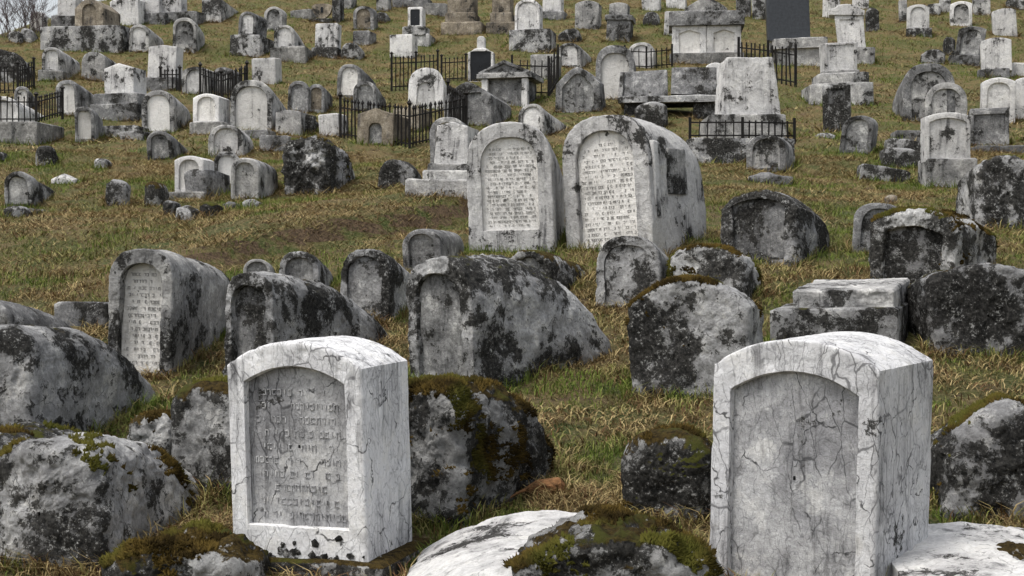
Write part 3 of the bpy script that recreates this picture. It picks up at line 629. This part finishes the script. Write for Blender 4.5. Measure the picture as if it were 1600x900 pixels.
# temple tomb -------------------------------------------------------------
def temple():
    c = P(788, 166); s = c[1] / F; r = root('temple_tomb', 'little temple tomb with pediment roof and white corner columns', 'tomb', c, R(14), None)
    k = 1.02; W = 76 * s; Hh = 44 * s
    stone_obj('body', r, 'grey', 'flat', W * .86, Hh, 1.1, (0, .1, 0), None, None, 0, 1, 0, emb=.3, amp=.006)
    for x in (-.42, .42): stone_obj('column', r, 'white', 'flat', W * .13, Hh - .01, .16, (x * W, 0, 0), None, None, 0, 0, 0, emb=.3, amp=.003)
    stone_obj('cornice', r, 'pale', 'flat', W * 1.16, 8 * s, 1.3, (0, -.06, Hh), None, None, 0, 0, 0, emb=.0, amp=.004)
    stone_obj('roof', r, 'grey', 'gable', W * 1.1, 20 * s, 1.25, (0, -.03, Hh + 8 * s), (.12, .3, .12, .04, 'gable', .18), 'greyp', 0, 0, 0, emb=.0, amp=.004, rise=.22)
    FOOT.append((c[0], c[1], R(14), W * 1.1, 1.3, -.1))
temple()
# double mausoleum --------------------------------------------------------
def mausoleum():
    c = P(1104, 98); s = c[1] / F; r = root('double_mausoleum', 'white double mausoleum with twin pointed panels and heavy dark cornice', 'mausoleum', c, R(6), None)
    W = 106 * s; z1 = 15 * s; z2 = 58 * s
    stone_obj('plinth', r, 'concrete', 'flat', W * 1.08, z1, 1.6, (0, -.12, 0), None, None, 0, 0, 0, emb=.4, amp=.01)
    for i, x in enumerate((-.252, .252)): stone_obj('bay', r, 'white', 'flat', W * .5, z2 - z1, 1.3, (x * W, 0, z1), (.2, .16, .02, .05, 'gable', .16), 'whitep', 0, 1, 0, emb=.0, amp=.004)
    stone_obj('cornice', r, 'grey', 'flat', W * 1.1, 22 * s, 1.5, (0, -.1, z2), None, None, 0, 1, 0, emb=.0, amp=.012)
    stone_obj('pediment', r, 'pale', 'pointed', W * .62, 22 * s, 1.0, (-.02, 0, z2 + 21 * s), None, None, 0, 1, 0, emb=.0, amp=.01, rise=.26)
    FOOT.append((c[0], c[1], R(6), W * 1.08, 1.6, -.15))
mausoleum()
hs('white box stone touching the left side of the double mausoleum', (1037, 1058, 18, 56), 'flat', .6, mat='white')
# slanted twin slabs ------------------------------------------------------
def sofa():
    c = P(1045, 184); s = c[1] / F; r = root('slanted_slab_tomb', 'broken tomb of two slanted grey slabs on a hollow base', 'tomb', c, R(8), None)
    W = 150 * s; zb = 34 * s
    for x in (-.36, .36): stone_obj('support', r, 'dark', 'flat', W * .22, zb * .72, 1.0, (x * W, .12, 0), None, None, 0, 1, 0, emb=.3, amp=.03)
    stone_obj('bench', r, 'lichen', 'flat', W * 1.04, zb * .3, 1.25, (0, 0, zb * .72), None, None, 0, 1, 0, emb=.0, amp=.02)
    for i, x in enumerate((-.25, .25)):
        o = stone_obj('slanted_slab', r, 'grey', 'flat', W * .47, 48 * s, .16, (x * W, .3, zb + .01 + i * .06), None, None, 0, 1, 0, emb=.0, amp=.012); o.rotation_euler = (R(-22), R(-2 + 3 * i), 0)
    o = stone_obj('side_post', r, 'pale', 'flat', W * .05, 46 * s, .3, (-.515 * W, .25, zb), None, None, 0, 0, 0, emb=.0, amp=.006); o.rotation_euler = (R(-20), R(4), 0)
    FOOT.append((c[0], c[1], R(8), W * 1.04, 1.3, 0))
sofa()
# ochre medallion ---------------------------------------------------------
def medallion():
    c = P(503, 34); s = c[1] / F; r = root('medallion_stone', 'ochre half-round medallion with dark keyhole on a thin slab', 'grave ornament', c, R(6), None)
    n = 24; rad = 16 * s; V = []; 
    for y in (0, .12):
        V += [(rad * math.cos(a), y, 25 * s + rad * 1.25 * math.sin(a)) for a in np.linspace(math.pi, 2 * math.pi, n)]
        V += [(rad * .9 * math.cos(a), y, 25 * s + rad * .2 * math.sin(a)) for a in np.linspace(0, math.pi, n)]
    m = 2 * n; Fc = [tuple(range(m)), tuple(range(2 * m - 1, m - 1, -1))] + [(i, m + i, m + (i + 1) % m, (i + 1) % m) for i in range(m)]
    link('disc', mesh_np('disc', V, faces=Fc, mat=M['tan'], smooth=False), r)
    stone_obj('keyhole', r, 'black', 'round', 4 * s, 9 * s, .03, (0, -.015, 14 * s), None, None, 0, 0, 0, emb=0, amp=.001, cham=.004)
    stone_obj('slab', r, 'dark', 'flat', 38 * s, 4.5 * s, .5, (0, -.12, 0), None, None, 0, 0, 0, emb=.3, amp=.006)
    FOOT.append((c[0], c[1], R(6), 38 * s, .5, -.1))
medallion()
hs('narrow dark pillar beside the ochre medallion', (519, 531, -6, 36), 'flat', .4, mat='dark')
hs('low grey plinth left of the ochre medallion', (454, 487, 15, 29), 'flat', .6, mat='concrete')

# ================================================================== upper right
G('stele', 'tall plain blue-grey slab towering at the top right', 'headstone', (1201, 1268, -6, 62), 'flat', .18, yaw=2, mat='slate', emb=.01, amp=.001, cham=.008, base=[(1208, 1293, 61, 76, .7), (1215, 1290, 75, 103, .9)], bmat='pale')
G('stele', 'leaning ornate white stele with scrolled cap on a block', 'headstone', (1309, 1352, 22, 78), 'flat', .45, yaw=14, mat='white', niche=(.17, .16, .06, .03, 'flat', .1), pmat='white', taper=-.06, lean=-.16, base=[(1312, 1366, 74, 98, .8)], bmat='pale', emb=.01)
g = bpy.data.objects['stele.001']; s_ = g.location.y / F
stone_obj('cap', g, 'white', 'ogee', 54 * s_, 16 * s_, .55, (-.16 * 74 * s_, -.05, 75 * s_), None, None, 0, 1, 0, emb=.02, amp=.004, rise=.18)
hs('white stone at the top edge right of the blue-grey slab', (1285, 1312, -8, 28), 'flat', .4)
hs('white stone top peeping behind the ornate stele', (1331, 1357, -14, 14), 'flat', .4)
bo('dark upright rock behind the ornate white stele', (1352, 1374, 12, 48), None, .4, .7, 2, mat='dark', lod=0)
hs('white headstone on a boulder base, alone in the top right grass', (1417, 1452, 7, 46), 'seg', .4, niche=True, pmat='white', base=[(1416, 1456, 44, 56, .6)], bmat='dark')
hs('front white headstone of the trio at the top right', (1485, 1519, 2, 41), 'seg', .4, niche=True, pmat='pale')
hs('left rear stone of the top right trio', (1468, 1486, -10, 20), 'flat', .4, mat='pale')
hs('right rear stone of the top right trio', (1521, 1548, -12, 23), 'flat', .4, mat='pale')
hs('white headstone with bracketed top near the right edge', (1553, 1590, 13, 57), 'seg', .4, mat='white', rise=.1)
hs('leaning brown-grey panelled stone at upper right', (1491, 1534, 41, 90), 'seg', .4, mat='grey', pmat='greyp', niche=DEFN, lean=.1, rise=.12, base=[(1482, 1530, 86, 102, .6)], bmat='grey')
hs('white stained headstone below the bracketed one at right', (1535, 1582, 58, 109), 'seg', .45, mat='white', rise=.12, base=[(1528, 1578, 107, 122, .7)], bmat='grey')
hs('low white block at the right edge, upper part', (1580, 1612, 98, 120), 'flat', .5, mat='white')
G('pedestal_tomb', 'white square stone on a wide three-course pedestal', 'tomb', (1291, 1341, 67, 112), 'flat', .6, yaw=2, mat='white', emb=.02, taper=-.04, niche=(.1, .08, .06, .02, 'flat', .1), pmat='white', base=[(1286, 1344, 110, 116, .8), (1278, 1356, 115, 132, .9), (1264, 1362, 131, 161, 1.2)], bmat='pale')
hs('cracked grey narrow slab in front of the three-course pedestal', (1286, 1330, 133, 206), 'flat', .4, mat='lichen', niche=(.2, .08, .6, .03, 'flat', .1), pmat='grey')
bt('large grey arched tomb showing its dark left flank', (1412, 1493, 98, 190), 1393, 1.5, .75, 1.6, mat='grey', pmat='pale', niche=(.16, .15, .02, .05, 'round', .5))
bt('round-headed tomb in front of the large grey arched tomb', (1446, 1511, 129, 192), 1432, 1.3, .8, 1.6, mat='pale', pmat='pale', niche=(.15, .15, .02, .05, 'round', .5))
hs('small oval-topped stone leaning in the right middle grass', (1310, 1360, 181, 240), 'round', .5, xe=1367, mat='grey', pmat='greyp', niche=True, rise=.45, lean=.14)
G('pedestal_tomb', 'tall white slab on a pale block base at right', 'headstone', (1445, 1516, 176, 250), 'seg', .4, yaw=6, mat='white', niche=(.1, .12, .03, .03, 'seg', .12), pmat='white', rise=.1, base=[(1446, 1526, 248, 292, .7)], bmat='pale')
hs('square grey stone with dark hole at its foot, right', (1516, 1577, 169, 228), 'flat', .5, mat='grey', niche=(.1, .16, .3, .03, 'flat', .1), pmat='greyp')
hs('white headstone behind the square grey stone at right', (1533, 1586, 122, 192), 'seg', .45, mat='white', niche=True, pmat='white', rise=.14)
hs('white headstone cut by the right edge beside another', (1586, 1622, 121, 186), 'seg', .45, mat='white', rise=.14)
G('stone_ledge', 'long flat grey stone ledge at the right edge', 'ledge', (1524, 1612, 227, 238), 'flat', .5, yaw=2, mat='grey', amp=.015)
# collapsed slabs
for i, (a, b, t, q, rx, rz, lb) in enumerate([(1398, 1446, 198, 222, 0, 4, 'topmost slab of the collapsed pile beside the tall white slab'), (1386, 1446, 213, 240, 5, 7, 'second slab from the top of the collapsed pile'),
        (1378, 1446, 228, 262, 5, 12, 'thick third slab of the collapsed pile, pale end'), (1342, 1420, 256, 283, 7, 12, 'lowest slab of the collapsed pile, pointing left')]):
    r = hs(lb, (a, b, t + 5, q), 'flat', .7, mat=['grey', 'lichen', 'dark', 'lichen'][i], amp=.025, yaw=8, group='collapsed slabs', tilt=(0, R(rx))); r.name = 'fallen_slab'; r['category'] = 'slab'
# wall under the long railing
G('low_wall', 'dark rough low wall carrying the long railing', 'wall', (1076, 1243, 215, 254), 'flat', .35, yaw=0, mat='dark', amp=.03, lod=1)


# more stones along the top edge
hs('white rubble-backed stone at the top edge left of the tan-panelled arch', (533, 549, -12, 14), 'flat', .5, mat='pale')
hs('grey slab lying at the top edge above the black-plaque stone', (612, 668, -2, 13), 'flat', .5, mat='grey', amp=.02)
hs('low pale kerb at the top edge left of the ochre pedestals', (664, 697, 5, 24), 'flat', .5, mat='concrete')
hs('white stone at the top edge right of the tan-panelled arch', (588, 606, -10, 18), 'seg', .4, mat='pale')
bo('dark rock right of the tan-panelled arch', (586, 604, 18, 36), None, .5, .7, 2, mat='dark', lod=0)
hs('small grey stone at the top edge right of the mausoleum roof', (1150, 1172, -8, 26), 'seg', .4, mat='grey')
hs('dark stone at the top edge just left of the blue-grey slab', (1176, 1198, -12, 30), 'seg', .4, mat='lichen')
hs('small pale stone left of the lone white headstone, top right', (1405, 1418, 0, 34), 'flat', .4, mat='pale')
hs('low grey stone at the top edge before the top right trio', (1450, 1470, 6, 24), 'flat', .5, mat='lichen')
hs('grey stone in the top right corner', (1574, 1610, -6, 16), 'seg', .5, mat='lichen')
bo('dark round rock beside the leaning brown-grey stone', (1474, 1492, 58, 86), None, .5, .7, 2, mat='dark', lod=1)
bo('low black rock behind the large grey arched tomb', (1438, 1478, 76, 100), None, .5, .7, 2, mat='dark', lod=1, kind='seg', rise=.2)
bo('flat pale rock in the grass below the wide pedestal', (1274, 1306, 207, 216), None, .5, .7, 2, mat='lichen', lod=0, kind='seg', rise=.15)
bo('rough dark base stone under the slanted twin slabs', (990, 1040, 158, 200), None, .5, .7, 2, mat='dark', lod=1, kind='seg', rise=.2)
bo('low dark slab before the small arched tomb by the railing wall', (1170, 1238, 270, 288), None, .4, .7, 2, mat='grey', lod=1, kind='seg', rise=.1)
hs('broken kerb stone before the large barrel tomb, upper left', (186, 222, 205, 219), 'flat', .4, mat='lichen', amp=.03)
hs('grey kerb under the biggest pale arched tomb', (352, 418, 203, 215), 'flat', .4, mat='grey', amp=.02)

# ------------------------------------------------------------------ iron fences
def bar_mesh(nm, w, h, spike=.0):
    a = w / 2; V = [(-a, -a, 0), (a, -a, 0), (a, a, 0), (-a, a, 0), (-a, -a, h), (a, -a, h), (a, a, h), (-a, a, h)]; Fc = [(0, 1, 5, 4), (1, 2, 6, 5), (2, 3, 7, 6), (3, 0, 4, 7), (3, 2, 1, 0)]
    if spike:
        b = a * 2; V += [(-b, -b, h + spike * .3), (b, -b, h + spike * .3), (b, b, h + spike * .3), (-b, b, h + spike * .3), (0, 0, h + spike)]
        Fc += [(4, 5, 9, 8), (5, 6, 10, 9), (6, 7, 11, 10), (7, 4, 8, 11), (8, 9, 12), (9, 10, 12), (10, 11, 12), (11, 8, 12)]
    else: Fc.append((4, 5, 6, 7))
    return mesh_np(nm, V, faces=Fc, mat=M['iron'], smooth=False)
def fence(label, pts, hpx, step=.14, spike=.09, w=.022, zoff=0, arch=0):
    """pts: photo pixels where the posts stand"""
    W = [P(*p) for p in pts]; s = W[0][1] / F; h = hpx * s; o0 = W[0].copy(); o0[2] += zoff
    r = root('iron_fence', label, 'fence', o0, 0, 'wrought iron grave fences')
    pk = bar_mesh('picket', w, h, spike); ps = bar_mesh('post', w * 2.2, h * 1.1 + .1, spike * 1.3)
    for i, p in enumerate(W): link('post', ps, r, Vector(p - o0) + Vector((0, 0, zoff - .1)))
    for a, b in zip(W[:-1], W[1:]):
        d = b - a; L = float(np.linalg.norm(d[:2])); n = max(2, int(L / step)); ang = math.atan2(d[1], d[0])
        for f in (.12, .82):
            V = []; 
            for q, sx in ((a, 0), (b, 1)):
                c = q - o0; c[2] += zoff + h * f
                nx, ny = -math.sin(ang) * w * .5, math.cos(ang) * w * .5
                V += [(c[0] + nx, c[1] + ny, c[2] - w * .6), (c[0] - nx, c[1] - ny, c[2] - w * .6), (c[0] - nx, c[1] - ny, c[2] + w * .6), (c[0] + nx, c[1] + ny, c[2] + w * .6)]
            link('rail', mesh_np('rail', V, faces=[(0, 1, 5, 4), (1, 2, 6, 5), (2, 3, 7, 6), (3, 0, 4, 7), (0, 3, 2, 1), (4, 5, 6, 7)], mat=M['iron'], smooth=False), r)
        for i in range(1, n):
            q = a + d * i / n - o0; o = link('picket', pk, r, (q[0], q[1], q[2] + zoff - .02)); o.rotation_euler = (random.gauss(0, .02), random.gauss(0, .025), ang)
    return r
fence('large leaning spiked iron fence around the ochre tomb', [(532, 216), (640, 232), (729, 212), (700, 190)], 58, .105, .1)
fence('low spiked railing on the kerb at the left edge', [(-26, 221), (57, 221), (98, 208)], 38, .11, .06, .02, .38)
fence('rusty railing before the dark hump tomb, far left', [(-14, 146), (28, 146), (53, 138)], 42, .11, .05)
fence('short spiked fence before the plain white rectangular headstone', [(251, 143), (281, 143)], 32, .10, .08)
fence('spiked corner fence before the grey arched stones, upper left', [(313, 152), (346, 164), (386, 148)], 44, .11, .09)
fence('tall iron railing behind the white medallion tomb', [(612, 142), (650, 140), (684, 138)], 52, .10, .05)
fence('dark iron railing beside the black polished plaque', [(690, 128), (728, 126)], 36, .09, .05)
fence('corner railing around the white box headstone', [(800, 150), (857, 152), (872, 130)], 58, .17, .0, .024)
fence('thin railing beside the small white arch', [(976, 106), (1010, 108), (1050, 104)], 32, .16, .0)
fence('black railing panel right of the double mausoleum', [(1154, 122), (1200, 128), (1243, 136)], 58, .13, .0, .028)
fence('long straight railing on the low dark wall', [(1078, 252), (1160, 252), (1241, 252)], 29, .13, .0, .02, .40)

# ------------------------------------------------------------------ rotten branch lying in the grass
def branch():
    c = P(852, 776); r = root('rotten_branch', 'broken orange-brown rotten branch lying in the grass', 'branch', c, R(-12), None)
    def tube(pts, rad, nm):
        pts = np.array(pts); n = 9; V = []
        for i, p in enumerate(pts):
            a = np.linspace(0, 2 * math.pi, n, endpoint=False); V.append(np.stack([np.zeros(n), np.cos(a), np.sin(a)], 1) * rad[i] + p)
        V = np.concatenate(V); V = V + .012 * fbm(V * 22, 3)[:, None]
        Q = [(r_ * n + k, r_ * n + (k + 1) % n, (r_ + 1) * n + (k + 1) % n, (r_ + 1) * n + k) for r_ in range(len(pts) - 1) for k in range(n)] + [tuple(range(n)), tuple(range(len(V) - 1, len(V) - n - 1, -1))]
        link(nm, mesh_np(nm, V, faces=Q, mat=M['wood'], smooth=False), r)
    tube([(-.11, 0, .04), (-.05, .01, .06), (.02, -.01, .055), (.08, 0, .06), (.125, .01, .04)], [.018, .032, .05, .052, .03], 'trunk')
    tube([(-.09, 0, .05), (-.18, -.05, .03), (-.24, -.1, .015)], [.014, .01, .006], 'twig'); tube([(-.05, .0, .06), (-.07, -.1, .03), (-.09, -.18, .01)], [.012, .009, .005], 'twig')
    FOOT.append((c[0], c[1], 0, .2, .08, -.05))
branch()

# ------------------------------------------------------------------ bare bushes on the brow at the far left
def bush(label, px, py, hpx, seed):
    c = P(px, py); s = c[1] / F; r = random.Random(seed); ro = root('bare_bush', label, 'bush', c, 0, 'bare bushes on the brow')
    def sweep(lst, nm):
        V = []; Q = []
        for p, q, ra, rb in lst:
            d = (q - p).normalized(); a = d.orthogonal().normalized(); b = d.cross(a); n0 = len(V)
            for e, rr in ((p, ra), (q, rb)): V += [tuple(e + (a * math.cos(t) + b * math.sin(t)) * rr) for t in (0, 2.094, 4.189)]
            Q += [(n0 + k, n0 + (k + 1) % 3, n0 + 3 + (k + 1) % 3, n0 + 3 + k) for k in range(3)]
        link(nm, mesh_np(nm, np.array(V), quads=np.array(Q), mat=M['twig']), ro)
    stems = []; tw = []
    def grow(p, d, ln, rad, lv):
        n = 4
        for i in range(n):
            d = (d + Vector((r.gauss(0, .14), r.gauss(0, .14), r.gauss(.04, .08)))).normalized(); q = p + d * ln / n
            (stems if lv == 0 else tw).append((p, q, rad * (1 - i / n * .6), rad * (1 - (i + 1) / n * .6))); p = q
            if lv < 2 and i > 0:
                for _ in range(2 if lv == 0 else 2): grow(p, (d + Vector((r.gauss(0, .5), r.gauss(0, .5), r.gauss(.1, .3)))).normalized(), ln * r.uniform(.35, .6), rad * .5, lv + 1)
    for _ in range(11): grow(Vector((r.gauss(0, .12), r.gauss(0, .12), -.1)), Vector((r.gauss(0, .3), r.gauss(0, .3), 1)).normalized(), hpx * s * r.uniform(.6, 1), .014, 0)
    sweep(stems, 'stems'); sweep(tw, 'twigs')
bush('bare leafless bush at the very top left corner', 8, 58, 70, 1)
bush('bare leafless bush left of the little white arched headstone', 32, 56, 66, 2)
bush('bare leafless bush behind the little white arched headstone', 60, 52, 62, 3)

# ------------------------------------------------------------------ grass
def build_grass():
    rr = np.random.default_rng(3)
    def band(d0, d1, dens, hmin, hmax, wd, seg):
        n = int(((d1 ** 2 - d0 ** 2) * .44 + 3.4 * (d1 - d0)) * dens * .92); y = np.sqrt(rr.random(n) * (d1 ** 2 - d0 ** 2) + d0 ** 2); x = (rr.random(n) * 2 - 1) * (.44 * y + 1.7)
        cl = fbm(np.stack([x * 2.6, y * 2.6, 0 * x], 1), 3); k = rr.random(n) < np.clip(.72 + 1.1 * cl, .12, 1); return x[k], y[k], hmin, hmax, wd, seg
    out = []
    edge = []; fx = []; fy = []
    for (cx, cy, th, w, L, f) in FOOT:         # longer weeds along the feet of near stones
        far = cy > 20
        m = int((w * 2 + L * 2) * (60 if far else 200 if cy < 14 else 90)); t = rr.random(m); side = rr.random(m); 
        lx = np.where(side < .45, (t - .5) * w * 1.1, np.sign(rr.random(m) - .4) * (w / 2 + rr.random(m) * .07)); ly = np.where(side < .45, f - rr.random(m) * .09, t * L)
        (fx if far else edge).append((cx + lx * math.cos(th) + ly * math.sin(th), cy - lx * math.sin(th) + ly * math.cos(th)))
    ex = np.concatenate([e[0] for e in edge]); ey = np.concatenate([e[1] for e in edge])
    bands = [band(4.6, 9, 5200, .03, .085, .0030, 2), band(9, 15, 2300, .03, .09, .0042, 2), band(15, 26, 1700, .03, .085, .0058, 1), band(26, 62, 280, .04, .10, .011, 1), (ex, ey, .05, .17, .0036, 2), (np.concatenate([e[0] for e in fx]), np.concatenate([e[1] for e in fx]), .06, .2, .009, 1)]
    VV = []; TT = []; CC = []; off = 0
    for bi, (x, y, h0, h1, wd, seg) in enumerate(bands):
        keep = np.ones(len(x), bool)
        for (cx, cy, th, w, L, f) in FOOT:
            dx, dy = x - cx, y - cy; lx = dx * math.cos(th) - dy * math.sin(th); ly = dx * math.sin(th) + dy * math.cos(th)
            keep &= ~((np.abs(lx) < w / 2 - .015) & (ly > f + .01) & (ly < L - .02))
        x, y = x[keep], y[keep]; n = len(x); z = H(x, y) - .006
        p = np.stack([x, y, z], 1); cl = fbm(np.stack([x * 1.1, y * 1.1, 0 * x + 3], 1), 4); c2 = fbm(np.stack([x * 4, y * 4, 0 * x + 8], 1), 3)
        dry = np.clip(.68 + 1.9 * cl + 1.2 * c2 + rr.normal(size=n) * .25, 0, 1)
        h = rr.uniform(h0, h1, n) * (1.0 + .5 * np.clip(c2 * 2, -.6, 1)); az = rr.random(n) * 2 * math.pi
        ln = np.clip(rr.normal(.55, .3, n) + .75 * dry, .05, 2.2); dr = np.stack([np.cos(az), np.sin(az), 0 * az], 1)
        pr = np.stack([-np.sin(az + rr.normal(size=n)), np.cos(az), 0 * az], 1); w_ = (wd * rr.uniform(.6, 1.3, n))[:, None]
        tip = p + dr * (h * ln)[:, None] + np.array([0, 0, 1]) * (h / np.sqrt(1 + .8 * ln ** 2))[:, None]
        if seg == 2:
            midp = p + dr * (h * ln * .32)[:, None] + np.array([0, 0, 1]) * (h * .62)[:, None] / np.sqrt(1 + .5 * ln ** 2)[:, None]
            V = np.stack([p - pr * w_, p + pr * w_, midp + pr * w_ * .8, midp - pr * w_ * .8, tip], 1); nv = 5; T = [[0, 1, 2], [0, 2, 3], [3, 2, 4]]
        else: V = np.stack([p - pr * w_, p + pr * w_, tip], 1); nv = 3; T = [[0, 1, 2]]
        k = off + np.arange(n)[:, None, None] * nv; TT.append((k + np.array(T)[None]).reshape(-1, 3)); VV.append(V.reshape(-1, 3)); off += n * nv
        g = rr.random((n, 1)); green = np.array([.058, .090, .014]) * (1 - g) + np.array([.15, .19, .036]) * g
        straw = np.array([.16, .112, .045]) * (1 - g) + np.array([.44, .345, .17]) * g; brown = np.array([.11, .06, .028]) * (.7 + .6 * g)
        dd = dry[:, None]; c = green * (1 - dd) + straw * dd; br = (rr.random((n, 1)) < .24 * dd + .03); c = np.where(br, brown, c)
        CC.append(np.repeat(np.concatenate([c, np.ones((n, 1))], 1), nv, 0))
    me = mesh_np('grass', np.concatenate(VV), tris=np.concatenate(TT), mat=M['blade'], smooth=False)
    at = me.color_attributes.new('tint', 'FLOAT_COLOR', 'POINT'); at.data.foreach_set('color', np.concatenate(CC).astype(np.float32).ravel())
    g = link('grass', me); g['kind'] = 'stuff'; g['label'] = 'short matted olive and straw winter grass over the hillside'; g['category'] = 'grass'
    print('grass tris', len(me.polygons))
build_grass()
